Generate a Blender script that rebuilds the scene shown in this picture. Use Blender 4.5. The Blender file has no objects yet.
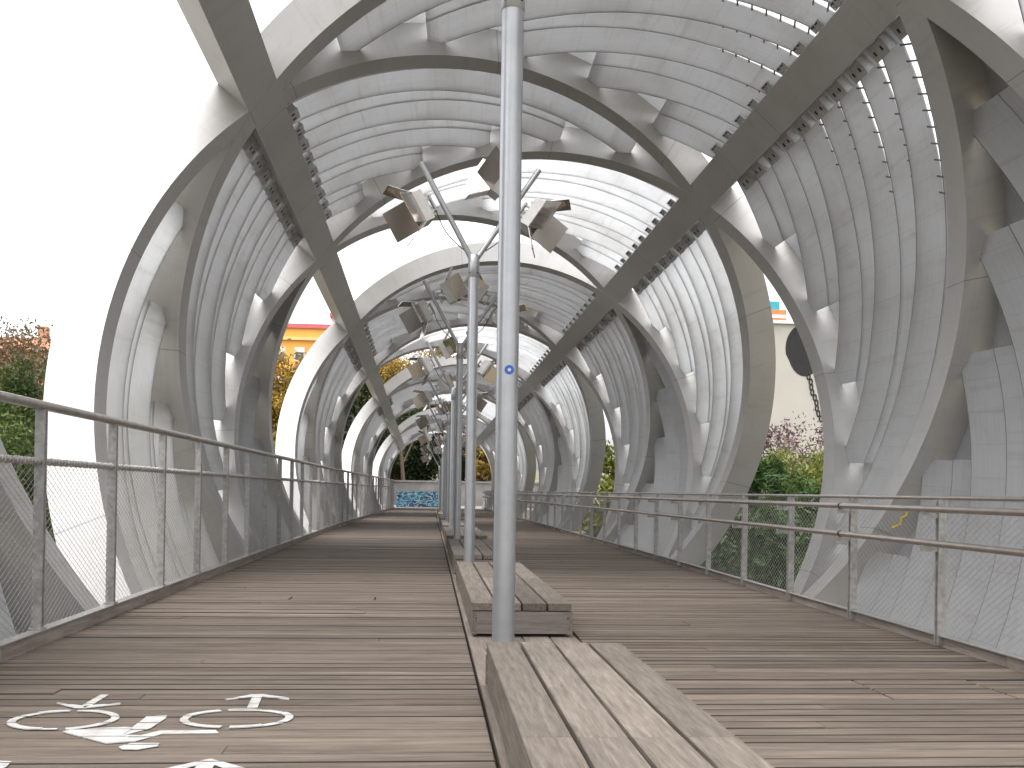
import bpy, math, random
import numpy as np
from mathutils import Vector, Matrix
random.seed(7); rng = np.random.default_rng(7)
R = math.radians
scene = bpy.context.scene
col = scene.collection

# ------------------------------------------------------------------ materials
def new_mat(name):
    m = bpy.data.materials.new(name); m.use_nodes = True
    nt = m.node_tree
    return m, nt, nt.nodes['Principled BSDF']

def N(nt, t, **kw):
    n = nt.nodes.new(t)
    for k, v in kw.items():
        if k in n.inputs.keys(): n.inputs[k].default_value = v
        else: setattr(n, k, v)
    return n

def ramp(nt, fac, stops):
    r = nt.nodes.new('ShaderNodeValToRGB')
    e = r.color_ramp.elements
    while len(e) < len(stops): e.new(0.5)
    for i, (p, c) in enumerate(stops):
        e[i].position = p
        e[i].color = (c, c, c, 1) if not hasattr(c, '__len__') else (*c, 1)
    nt.links.new(fac, r.inputs['Fac'])
    return r

def mix(nt, a, b, fac, mode='MIX'):
    m = nt.nodes.new('ShaderNodeMix'); m.data_type = 'RGBA'; m.blend_type = mode
    for s, v in ((m.inputs[6], a), (m.inputs[7], b), (m.inputs[0], fac)):
        if isinstance(v, bpy.types.NodeSocket): nt.links.new(v, s)
        elif isinstance(v, (int, float)): s.default_value = v
        else: s.default_value = (*v, 1)
    return m.outputs[2]

def coords(nt, kind='Object', scale=(1, 1, 1)):
    c = nt.nodes.new('ShaderNodeTexCoord'); mp = nt.nodes.new('ShaderNodeMapping')
    nt.links.new(c.outputs[kind], mp.inputs['Vector']); mp.inputs['Scale'].default_value = scale
    return mp.outputs['Vector']

def noise(nt, vec, scale, detail=4, rough=0.55):
    n = N(nt, 'ShaderNodeTexNoise', Scale=scale, Detail=detail, Roughness=rough)
    nt.links.new(vec, n.inputs['Vector'])
    return n.outputs['Fac']

def simple(name, c, rough=0.6, metal=0.0, var=0.15, scale=6.0, kind='Object'):
    m, nt, b = new_mat(name)
    f = noise(nt, coords(nt, kind), scale)
    r = ramp(nt, f, [(0.3, tuple(x * (1 - var) for x in c)), (0.7, tuple(min(1, x * (1 + var)) for x in c))])
    nt.links.new(r.outputs['Color'], b.inputs['Base Color'])
    b.inputs['Roughness'].default_value = rough; b.inputs['Metallic'].default_value = metal
    return m

def seams(nt, uv_u, step, width):
    # a thin line every `step` metres along u -> 0 on the line, 1 elsewhere
    d = N(nt, 'ShaderNodeMath', operation='MULTIPLY'); nt.links.new(uv_u, d.inputs[0]); d.inputs[1].default_value = 1 / step
    fr = N(nt, 'ShaderNodeMath', operation='FRACT'); nt.links.new(d.outputs[0], fr.inputs[0])
    g = N(nt, 'ShaderNodeMath', operation='GREATER_THAN'); nt.links.new(fr.outputs[0], g.inputs[0]); g.inputs[1].default_value = width / step
    return g.outputs[0]

def steel(name, c, rough, metal, step, streak, seam_dark, trans=0.0):
    """painted / brushed steel plate: streaks along the member, weld seams, faint stains"""
    m, nt, b = new_mat(name)
    uv = nt.nodes.new('ShaderNodeUVMap'); uv.uv_map = 'UVMap'
    sep = nt.nodes.new('ShaderNodeSeparateXYZ'); nt.links.new(uv.outputs[0], sep.inputs[0])
    mp = nt.nodes.new('ShaderNodeMapping'); nt.links.new(uv.outputs[0], mp.inputs['Vector'])
    mp.inputs['Scale'].default_value = (0.35, 26, 1)
    f1 = noise(nt, mp.outputs[0], 1.6, 5, 0.6)
    ob = coords(nt)
    f2 = noise(nt, ob, 0.9, 6, 0.62)
    f3 = noise(nt, ob, 9.0, 4, 0.6)
    lo = tuple(x * (1 - streak) for x in c); hi = tuple(min(0.92, x * (1 + streak)) for x in c)
    c1 = ramp(nt, f1, [(0.3, lo), (0.7, hi)]).outputs['Color']
    st = ramp(nt, f2, [(0.32, (0.80, 0.785, 0.76)), (0.55, (1, 1, 1))]).outputs['Color']
    c2 = mix(nt, c1, st, 0.55, 'MULTIPLY')
    mp2 = nt.nodes.new('ShaderNodeMapping'); nt.links.new(uv.outputs[0], mp2.inputs['Vector']); mp2.inputs['Scale'].default_value = (9, 0.9, 1)
    f4 = noise(nt, mp2.outputs[0], 0.8, 6, 0.7)
    c2 = mix(nt, c2, ramp(nt, f4, [(0.30, (0.80, 0.775, 0.74)), (0.46, (1, 1, 1))]).outputs['Color'], 0.6, 'MULTIPLY')
    sp = ramp(nt, f3, [(0.28, (0.88, 0.87, 0.85)), (0.42, (1, 1, 1))]).outputs['Color']
    c3 = mix(nt, c2, sp, 0.5, 'MULTIPLY')
    s = seams(nt, sep.outputs[0], step, 0.014)
    sr = ramp(nt, s, [(0.0, (seam_dark,) * 3), (1.0, (1, 1, 1))]).outputs['Color']
    c4 = mix(nt, c3, sr, 1.0, 'MULTIPLY')
    nt.links.new(c4, b.inputs['Base Color'])
    b.inputs['Metallic'].default_value = metal
    rr = ramp(nt, f1, [(0.3, rough - 0.06), (0.7, rough + 0.08)])
    nt.links.new(rr.outputs['Color'], b.inputs['Roughness'])
    bp = nt.nodes.new('ShaderNodeBump'); bp.inputs['Strength'].default_value = 0.12; bp.inputs['Distance'].default_value = 0.02
    nt.links.new(f2, bp.inputs['Height']); nt.links.new(bp.outputs[0], b.inputs['Normal'])
    if trans:                       # fine woven metal: part of the daylight passes through
        tl = nt.nodes.new('ShaderNodeBsdfTranslucent'); nt.links.new(c4, tl.inputs['Color'])
        ms = nt.nodes.new('ShaderNodeMixShader'); ms.inputs[0].default_value = trans
        nt.links.new(b.outputs[0], ms.inputs[1]); nt.links.new(tl.outputs[0], ms.inputs[2])
        nt.links.new(ms.outputs[0], nt.nodes['Material Output'].inputs['Surface'])
    return m

def wood(name, dark, light, axis, gscale=1.0):
    """weathered hardwood: grain along `axis`, a shade of its own for every board (attribute tint)"""
    m, nt, b = new_mat(name)
    sc = [14.0, 14.0, 14.0]; sc[axis] = 0.9
    v = coords(nt, 'Object', tuple(s * gscale for s in sc))
    at = nt.nodes.new('ShaderNodeAttribute'); at.attribute_name = 'tint'
    off = nt.nodes.new('ShaderNodeVectorMath'); off.operation = 'MULTIPLY_ADD'
    nt.links.new(at.outputs['Vector'], off.inputs[0]); off.inputs[1].default_value = (37, 53, 71); nt.links.new(v, off.inputs[2])
    g = noise(nt, off.outputs[0], 2.2, 7, 0.66)
    g2 = noise(nt, off.outputs[0], 7.5, 4, 0.6)
    big = noise(nt, coords(nt, 'Object', (0.5, 0.9, 0.5)), 1.3, 4, 0.6)
    c1 = ramp(nt, g, [(0.26, dark), (0.52, tuple(0.5 * (a + c) for a, c in zip(dark, light))), (0.75, light)]).outputs['Color']
    fine = ramp(nt, g2, [(0.30, (0.72, 0.70, 0.68)), (0.55, (1, 1, 1))]).outputs['Color']
    c2 = mix(nt, c1, fine, 0.7, 'MULTIPLY')
    tr = ramp(nt, at.outputs['Fac'], [(0.0, (0.58, 0.56, 0.55)), (0.5, (0.95, 0.94, 0.93)), (1.0, (1.28, 1.26, 1.24))]).outputs['Color']
    c3 = mix(nt, c2, tr, 1.0, 'MULTIPLY')
    bg = ramp(nt, big, [(0.3, (0.84, 0.82, 0.80)), (0.65, (1.06, 1.05, 1.04))]).outputs['Color']
    c4 = mix(nt, c3, bg, 0.8, 'MULTIPLY')
    nt.links.new(c4, b.inputs['Base Color'])
    b.inputs['Roughness'].default_value = 0.72
    b.inputs['Specular IOR Level'].default_value = 0.3
    bp = nt.nodes.new('ShaderNodeBump'); bp.inputs['Strength'].default_value = 0.35; bp.inputs['Distance'].default_value = 0.006
    nt.links.new(g, bp.inputs['Height']); nt.links.new(bp.outputs[0], b.inputs['Normal'])
    return m

def leaf_mat(name, c1, c2, trans=0.25):
    m, nt, b = new_mat(name)
    at = nt.nodes.new('ShaderNodeAttribute'); at.attribute_name = 'tint'
    c = ramp(nt, at.outputs['Fac'], [(0.0, c1), (1.0, c2)]).outputs['Color']
    nt.links.new(c, b.inputs['Base Color']); b.inputs['Roughness'].default_value = 0.6
    b.inputs['Specular IOR Level'].default_value = 0.25
    tl = nt.nodes.new('ShaderNodeBsdfTranslucent'); nt.links.new(c, tl.inputs['Color'])
    ms = nt.nodes.new('ShaderNodeMixShader'); ms.inputs[0].default_value = trans
    nt.links.new(b.outputs[0], ms.inputs[1]); nt.links.new(tl.outputs[0], ms.inputs[2])
    nt.links.new(ms.outputs[0], nt.nodes['Material Output'].inputs['Surface'])
    return m

M = {}
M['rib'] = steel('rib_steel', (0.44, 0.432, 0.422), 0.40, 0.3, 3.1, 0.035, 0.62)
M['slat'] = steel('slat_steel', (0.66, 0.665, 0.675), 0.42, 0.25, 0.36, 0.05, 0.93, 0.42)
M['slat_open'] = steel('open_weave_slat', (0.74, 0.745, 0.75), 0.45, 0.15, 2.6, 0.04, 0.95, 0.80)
M['slat_shaded'] = steel('shaded_slat', (0.36, 0.363, 0.37), 0.42, 0.3, 0.36, 0.06, 0.92, 0.08)  # slat steel darkened: shade of the lower wall panels painted in
M['grime'] = simple('joint_grime', (0.022, 0.018, 0.015), 0.95)
M['bracket'] = simple('bracket_steel', (0.5, 0.5, 0.5), 0.5, 0.4, 0.15, 20)
M['joint_shade_clip'] = simple('painted_joint_shade_clip', (0.16, 0.16, 0.165), 0.6, 0.2)  # paints the shadow gap along slat edges; also colours the clips
M['hole'] = simple('dark_bolt', (0.03, 0.03, 0.03), 0.6, 0.2)
M['deck'] = wood('deck_wood', (0.076, 0.060, 0.048), (0.228, 0.190, 0.157), 0)
M['deck_long'] = wood('centre_board_wood', (0.12, 0.10, 0.087), (0.27, 0.235, 0.205), 1)
M['bench'] = wood('bench_wood', (0.095, 0.081, 0.069), (0.262, 0.232, 0.200), 1, 1.7)
M['bench_side'] = wood('bench_side_wood', (0.14, 0.12, 0.11), (0.27, 0.24, 0.225), 0)
M['kerb'] = wood('kerb_wood', (0.16, 0.135, 0.12), (0.40, 0.355, 0.32), 1)
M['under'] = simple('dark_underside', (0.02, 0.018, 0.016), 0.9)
M['galv'] = simple('galvanised_steel', (0.36, 0.35, 0.335), 0.48, 0.45, 0.25, 25)
M['rail'] = simple('dull_rail_steel', (0.40, 0.375, 0.35), 0.38, 0.65, 0.15, 14)
M['stainless'] = simple('brushed_stainless', (0.50, 0.455, 0.42), 0.27, 0.9, 0.10, 10)
M['wire'] = simple('wire_steel', (0.40, 0.39, 0.38), 0.5, 0.5, 0.1)
M['pole'] = simple('pole_aluminium', (0.40, 0.41, 0.425), 0.34, 0.6, 0.07, 8)
M['lampbody'] = simple('lamp_white_metal', (0.50, 0.49, 0.475), 0.45, 0.2, 0.1, 12)
M['mirror'] = simple('mirror_flap', (0.60, 0.55, 0.51), 0.12, 0.96, 0.05, 3)
M['flapback'] = simple('flap_back', (0.26, 0.24, 0.22), 0.3, 0.7, 0.15, 8)
M['black'] = simple('black_rubber', (0.02, 0.02, 0.02), 0.6)
def paint_mat():
    m, nt, b = new_mat('white_road_paint')
    f = noise(nt, coords(nt, 'Object', (5, 40, 5)), 1.6, 6, 0.7); f2 = noise(nt, coords(nt), 5.0, 5, 0.65)
    c = ramp(nt, f, [(0.30, (0.26, 0.24, 0.22)), (0.42, (0.44, 0.43, 0.415)), (0.6, (0.52, 0.515, 0.50))]).outputs['Color']
    c = mix(nt, c, ramp(nt, f2, [(0.33, (0.62, 0.59, 0.56)), (0.48, (1, 1, 1))]).outputs['Color'], 0.8, 'MULTIPLY')
    nt.links.new(c, b.inputs['Base Color']); b.inputs['Roughness'].default_value = 0.65
    return m
M['paint'] = paint_mat()
M['bluesticker'] = simple('blue_sticker', (0.02, 0.10, 0.42), 0.4)
M['yellow'] = simple('yellow_marker', (0.80, 0.55, 0.02), 0.6)
M['concrete'] = simple('concrete', (0.20, 0.19, 0.18), 0.85, 0, 0.2, 1.6)
M['bark'] = simple('bark', (0.12, 0.085, 0.062), 0.9, 0, 0.35, 9)
M['render_white'] = simple('white_render', (0.45, 0.43, 0.38), 0.85, 0, 0.05, 0.5)
M['orange'] = simple('orange_render', (0.80, 0.43, 0.10), 0.85, 0, 0.06, 0.6)
M['orange2'] = simple('pale_orange_trim', (0.82, 0.56, 0.25), 0.85, 0, 0.05, 0.6)
M['brick'] = simple('terracotta_render', (0.50, 0.27, 0.17), 0.9, 0, 0.15, 0.8)
M['tile'] = simple('roof_tile', (0.42, 0.17, 0.10), 0.85, 0, 0.2, 3)
M['redroof'] = simple('red_roof', (0.55, 0.14, 0.15), 0.7, 0, 0.1, 2)
M['glass'] = simple('dark_window_glass', (0.07, 0.09, 0.11), 0.15, 0, 0.2, 1)
M['shutter'] = simple('white_shutter', (0.74, 0.73, 0.70), 0.7, 0, 0.06, 4)
M['teal'] = simple('teal_panel', (0.04, 0.36, 0.46), 0.6)
M['redpanel'] = simple('orange_red_panel', (0.70, 0.20, 0.07), 0.6, 0, 0.1, 3)
M['muralpaint'] = simple('charcoal_wall_paint', (0.022, 0.021, 0.022), 0.85, 0, 0.15, 2)
M['kioskbrown'] = simple('kiosk_brown', (0.30, 0.13, 0.07), 0.7, 0, 0.2, 2)
M['kioskorange'] = simple('kiosk_orange', (0.58, 0.22, 0.06), 0.7, 0, 0.2, 2)
M['L_green'] = leaf_mat('leaf_green', (0.026, 0.050, 0.012), (0.105, 0.145, 0.036))
M['L_pine'] = leaf_mat('leaf_pine', (0.018, 0.048, 0.012), (0.070, 0.125, 0.030), 0.1)
M['L_dark'] = leaf_mat('leaf_dark', (0.016, 0.030, 0.012), (0.060, 0.080, 0.026), 0.1)
M['L_yellowgreen'] = leaf_mat('leaf_yellow_green', (0.075, 0.105, 0.018), (0.24, 0.25, 0.055))
M['L_ochre'] = leaf_mat('leaf_ochre', (0.16, 0.105, 0.020), (0.42, 0.28, 0.060))
M['L_orange'] = leaf_mat('leaf_orange', (0.24, 0.085, 0.015), (0.52, 0.23, 0.035))
M['L_brown'] = leaf_mat('leaf_brown', (0.085, 0.060, 0.032), (0.215, 0.155, 0.085))
M['L_purple'] = leaf_mat('leaf_purple', (0.07, 0.042, 0.048), (0.22, 0.14, 0.145), 0.12)

def grass_mat():
    m, nt, b = new_mat('grassy_ground')
    f = noise(nt, coords(nt), 0.35, 8, 0.65)
    r = ramp(nt, f, [(0.3, (0.075, 0.070, 0.035)), (0.55, (0.145, 0.120, 0.075)), (0.75, (0.22, 0.185, 0.135))])
    nt.links.new(r.outputs['Color'], b.inputs['Base Color']); b.inputs['Roughness'].default_value = 0.95
    return m
M['grass'] = grass_mat()

def graffiti_mat():
    """wall paint: blue and turquoise sprayed shapes with white outlines over dark green and black"""
    m, nt, b = new_mat('graffiti_paint')
    v = coords(nt, 'Object', (0.55, 1.0, 1.1))
    n1 = noise(nt, v, 2.2, 2, 0.5); n2 = noise(nt, v, 4.6, 2, 0.5)
    base = ramp(nt, n1, [(0.30, (0.008, 0.02, 0.035)), (0.40, (0.015, 0.08, 0.16)), (0.53, (0.03, 0.19, 0.26)), (0.62, (0.02, 0.055, 0.03)), (0.74, (0.01, 0.01, 0.014))])
    base.color_ramp.interpolation = 'CONSTANT'
    line = ramp(nt, n2, [(0.46, 0.0), (0.49, 1.0), (0.515, 1.0), (0.54, 0.0)]).outputs['Color']
    c = mix(nt, base.outputs['Color'], (0.30, 0.38, 0.42), line)
    nt.links.new(c, b.inputs['Base Color']); b.inputs['Roughness'].default_value = 0.7
    return m
M['graffiti'] = graffiti_mat()

# ------------------------------------------------------------------ mesh builder
class MB:
    def __init__(s): s.v = []; s.f = []; s.uv = []; s.mi = []; s.tint = []; s.sm = []
    def add(s, verts, faces, uvs=None, mi=0, tint=0.5, smooth=False):
        o = len(s.v); s.v += [tuple(p) for p in verts]
        s.uv += uvs if uvs else [(0, 0)] * len(verts)
        for f in faces:
            s.f.append(tuple(i + o for i in f)); s.mi.append(mi); s.tint.append(tint); s.sm.append(smooth)
    def box(s, x0, x1, y0, y1, z0, z1, mi=0, tint=0.5):
        v = [(x0, y0, z0), (x1, y0, z0), (x1, y1, z0), (x0, y1, z0), (x0, y0, z1), (x1, y0, z1), (x1, y1, z1), (x0, y1, z1)]
        s.add(v, [(3, 2, 1, 0), (4, 5, 6, 7), (0, 1, 5, 4), (1, 2, 6, 5), (2, 3, 7, 6), (3, 0, 4, 7)], None, mi, tint)
    def bbox(s, x0, x1, y0, y1, z0, z1, b, mi=0, tint=0.5, ends=None):
        """box with its top edges chamfered by b"""
        v = [(x0, y0, z0), (x1, y0, z0), (x1, y1, z0), (x0, y1, z0),
             (x0, y0, z1 - b), (x1, y0, z1 - b), (x1, y1, z1 - b), (x0, y1, z1 - b),
             (x0 + b, y0 + b, z1), (x1 - b, y0 + b, z1), (x1 - b, y1 - b, z1), (x0 + b, y1 - b, z1)]
        f = [(3, 2, 1, 0), (8, 9, 10, 11)]
        for a in range(4):
            c = (a + 1) % 4
            f += [(a, c, c + 4, a + 4), (a + 4, c + 4, c + 8, a + 8)]
        s.add(v, f, None, mi, tint)
        if ends is not None:            # faces across y take the grime of the joint
            for q in (2, 3, 6, 7): s.mi[len(s.mi) - 10 + q] = ends
    def obox(s, c, ax, ay, az, mi=0, tint=0.5):
        """oriented box: centre and three half-axis vectors"""
        c, ax, ay, az = map(np.asarray, (c, ax, ay, az))
        v = [c + a * ax + b * ay + d * az for d in (-1, 1) for (a, b) in ((-1, -1), (1, -1), (1, 1), (-1, 1))]
        f = [(3, 2, 1, 0), (4, 5, 6, 7), (0, 1, 5, 4), (1, 2, 6, 5), (2, 3, 7, 6), (3, 0, 4, 7)]
        if np.dot(np.cross(ax, ay), az) < 0: f = [t[::-1] for t in f]
        s.add(v, f, None, mi, tint)
    def tube(s, pts, r, n=10, mi=0, cap=True, tint=0.5):
        pts = [np.asarray(p, float) for p in pts]
        rs = r if hasattr(r, '__len__') else [r] * len(pts)
        verts = []; prev = None
        for i, p in enumerate(pts):
            t = pts[min(i + 1, len(pts) - 1)] - pts[max(i - 1, 0)]; t = t / np.linalg.norm(t)
            if prev is None:
                a = np.array([0, 0, 1.0]) if abs(t[2]) < 0.9 else np.array([1.0, 0, 0])
                u = np.cross(a, t)
            else: u = prev - t * np.dot(prev, t)
            u = u / np.linalg.norm(u); prev = u; w = np.cross(t, u)
            for k in range(n):
                an = 2 * math.pi * k / n
                verts.append(p + rs[i] * (math.cos(an) * u + math.sin(an) * w))
        f = []
        for i in range(len(pts) - 1):
            for k in range(n):
                a = i * n + k; b = i * n + (k + 1) % n
                f.append((a, b, b + n, a + n))
        s.add(verts, f, None, mi, tint, True)
        if cap:
            m = len(pts) - 1
            s.add(verts[:n], [tuple(range(n))[::-1]], None, mi, tint)
            s.add(verts[m * n:], [tuple(range(n))], None, mi, tint)
    def build(s, name, mats, parent=None, loc=None):
        me = bpy.data.meshes.new(name)
        me.from_pydata(s.v, [], s.f)
        mats = mats if isinstance(mats, (list, tuple)) else [mats]
        for m in mats: me.materials.append(m)
        n = len(s.f)
        me.polygons.foreach_set('material_index', s.mi)
        me.polygons.foreach_set('use_smooth', s.sm)
        at = me.attributes.new('tint', 'FLOAT', 'FACE'); at.data.foreach_set('value', s.tint)
        uvl = me.uv_layers.new(name='UVMap')
        li = np.empty(len(me.loops), np.int32); me.loops.foreach_get('vertex_index', li)
        uvs = np.asarray(s.uv, np.float32)[li]
        uvl.data.foreach_set('uv', uvs.ravel())
        me.update()
        o = bpy.data.objects.new(name, me); col.objects.link(o)
        if loc is not None: o.location = loc
        if parent is not None: o.parent = parent
        return o

def tag(o, label=None, cat=None, group=None, kind=None):
    if label: o['label'] = label
    if cat: o['category'] = cat
    if group: o['group'] = group
    if kind: o['kind'] = kind
    return o

def empty(name, loc, label, cat, group=None):
    o = bpy.data.objects.new(name, None); col.objects.link(o); o.location = loc; o.empty_display_size = 0.2
    return tag(o, label, cat, group)

# ------------------------------------------------------------------ camera
F_PX = 1000.0
VX, VY = 430.0, 490.0
psi = math.atan((512 - VX) / F_PX); th_p = R(0.4); ro = R(0.9)
fw = np.array([math.sin(psi) * math.cos(th_p), math.cos(psi) * math.cos(th_p), math.sin(th_p)])
rt = np.array([math.cos(psi), -math.sin(psi), 0.0]); up = np.cross(rt, fw)
r2 = rt * math.cos(ro) + up * math.sin(ro); u2 = -rt * math.sin(ro) + up * math.cos(ro)
d0 = np.array([0, 1.0, 0]); ppx = VX - F_PX * (d0 @ r2) / (d0 @ fw); ppy = VY + F_PX * (d0 @ u2) / (d0 @ fw)
cd = bpy.data.cameras.new('camera'); cam = bpy.data.objects.new('camera', cd); col.objects.link(cam)
cam.matrix_world = Matrix(((r2[0], u2[0], -fw[0], 0), (r2[1], u2[1], -fw[1], 0), (r2[2], u2[2], -fw[2], 1.0), (0, 0, 0, 1)))
cd.sensor_width = 36; cd.lens = 36 * F_PX / 1024
cd.shift_x = -(ppx - 512) / 1024; cd.shift_y = (ppy - 384) / 1024
cd.clip_start = 0.05; cd.clip_end = 3000
scene.camera = cam

# ------------------------------------------------------------------ light
world = bpy.data.worlds.new('World'); scene.world = world; world.use_nodes = True
nt = world.node_tree
sky = nt.nodes.new('ShaderNodeTexSky'); sky.sky_type = 'NISHITA'; sky.sun_disc = False
SUN_EL, SUN_AZ = 74, 240      # azimuth clockwise from +Y (where the deck runs)
sky.sun_elevation = R(SUN_EL); sky.sun_rotation = R(SUN_AZ)
sky.air_density = 1.0; sky.dust_density = 4.0; sky.ozone_density = 1.0
hs = nt.nodes.new('ShaderNodeHueSaturation'); hs.inputs['Saturation'].default_value = 0.12
nt.links.new(sky.outputs[0], hs.inputs['Color'])
bgn = nt.nodes['Background']; bgn.inputs['Strength'].default_value = 0.15
nt.links.new(hs.outputs[0], bgn.inputs['Color'])
sl = bpy.data.lights.new('sun', 'SUN'); sl.energy = 0.5; sl.angle = R(80); sl.color = (1.0, 0.97, 0.93)
so = bpy.data.objects.new('sun', sl); col.objects.link(so)
dirv = Vector((math.sin(R(SUN_AZ)) * math.cos(R(SUN_EL)), math.cos(R(SUN_AZ)) * math.cos(R(SUN_EL)), math.sin(R(SUN_EL))))
so.rotation_euler = dirv.to_track_quat('Z', 'Y').to_euler(); so.location = (0, 0, 40)
vs = scene.view_settings; vs.view_transform = 'Standard'; vs.look = 'None'; vs.gamma = 1; vs.exposure = 1.72
vs.use_curve_mapping = False

# ------------------------------------------------------------------ the spiral tube (a cone carrying two families of spiral ribs)
XC, MX, ZC, MZ, R0, TP = 1.4537, -0.017, 2.7165, -0.0247, 4.945, 0.00774
A = {1: 4.0931, 2: 7.4173}; S = {1: -1.7697, 2: 2.1706}; PT = 6.2277
RIBW, KD = 0.345, 1.107
Y_MIN, Y_MAX = -4.0, 57.0
def P(th, Y, k=1.0):
    r = R0 * (1 - TP * Y) * k
    return (XC + MX * Y + r * math.sin(th), Y, ZC + MZ * Y + r * math.cos(th))
def rad(Y): return R0 * (1 - TP * Y)
def lineY(f, i, th): return A[f] + S[f] * th + PT * i
BT, BQ = R(-46.4), R(41.6); BLL, BLR = R(-138.5), R(132.5); BH = R(3.05)

bridge = empty('footbridge_tube', (0, 0, 0), 'grey steel tube of crossing spiral ribs and overlapping slats enclosing the timber deck', 'footbridge')

def ribbon(mb, rows, u, v, mi=0):
    """one long face strip between two rows of points, u along, v across (metres)"""
    a, b = rows; n = len(a)
    verts = list(a) + list(b)
    uvs = [(u[j], v[0]) for j in range(n)] + [(u[j], v[1]) for j in range(n)]
    mb.add(verts, [(j, j + 1, n + j + 1, n + j) for j in range(n - 1)], uvs, mi, 0.5, True)

def rib(f, i):
    ths = [t for t in np.radians(np.arange(-152, 152.1, 2.0)) if Y_MIN < lineY(f, i, t) < Y_MAX]
    if len(ths) < 5: return None
    e = 0.0009 if f == 2 else 0.0
    ki, ko = 1.0 + e, KD - e
    Ya = [lineY(f, i, t) for t in ths]
    rows = {}
    for nm, dy, k in (('a', 0, ki), ('b', RIBW, ki), ('c', RIBW, ko), ('d', 0, ko)):
        rows[nm] = [P(t, y + dy, k) for t, y in zip(ths, Ya)]
    u = [0.0]
    for j in range(1, len(ths)): u.append(u[-1] + math.dist(rows['a'][j], rows['a'][j - 1]))
    off = 17.3 * i + 5.1 * f
    u = [x + off for x in u]
    mb = MB(); d = 0.45
    ribbon(mb, (rows['a'], rows['b']), u, (off, off + RIBW)); ribbon(mb, (rows['b'], rows['c']), u, (off + 1, off + 1 + d))
    ribbon(mb, (rows['c'], rows['d']), u, (off + 2, off + 2 + RIBW)); ribbon(mb, (rows['d'], rows['a']), u, (off + 3, off + 3 + d))
    for j in (0, -1):
        mb.add([rows[n][j] for n in 'abcd'], [(0, 1, 2, 3)], None)
    return mb.build('spiral_rib', M['rib'], bridge)
ribs = {}
for f in (1, 2):
    for i in range(-1, 10): ribs[f, i] = rib(f, i)

def beam(tc):
    mb = MB(); ys = np.linspace(-3.8, 56.5, 70); u = list(ys)
    ki, ko = 1.0018, KD - 0.0018
    rows = {n: [P(tc + s * BH, y, k) for y in ys] for n, s, k in (('a', -1, ki), ('b', 1, ki), ('c', 1, ko), ('d', -1, ko))}
    # thin bevels are not visible here; four plates
    ribbon(mb, (rows['a'], rows['b']), u, (0.0, 0.42)); ribbon(mb, (rows['b'], rows['c']), u, (1, 1.45))
    ribbon(mb, (rows['c'], rows['d']), u, (2, 2.42)); ribbon(mb, (rows['d'], rows['a']), u, (3, 3.45))
    for j in (0, -1): mb.add([rows[n][j] for n in 'abcd'], [(0, 1, 2, 3)], None)
    return mb.build('longitudinal_beam', M['rib'], bridge)
for t in (BT, BQ, BLL, BLR): beam(t)

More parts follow.
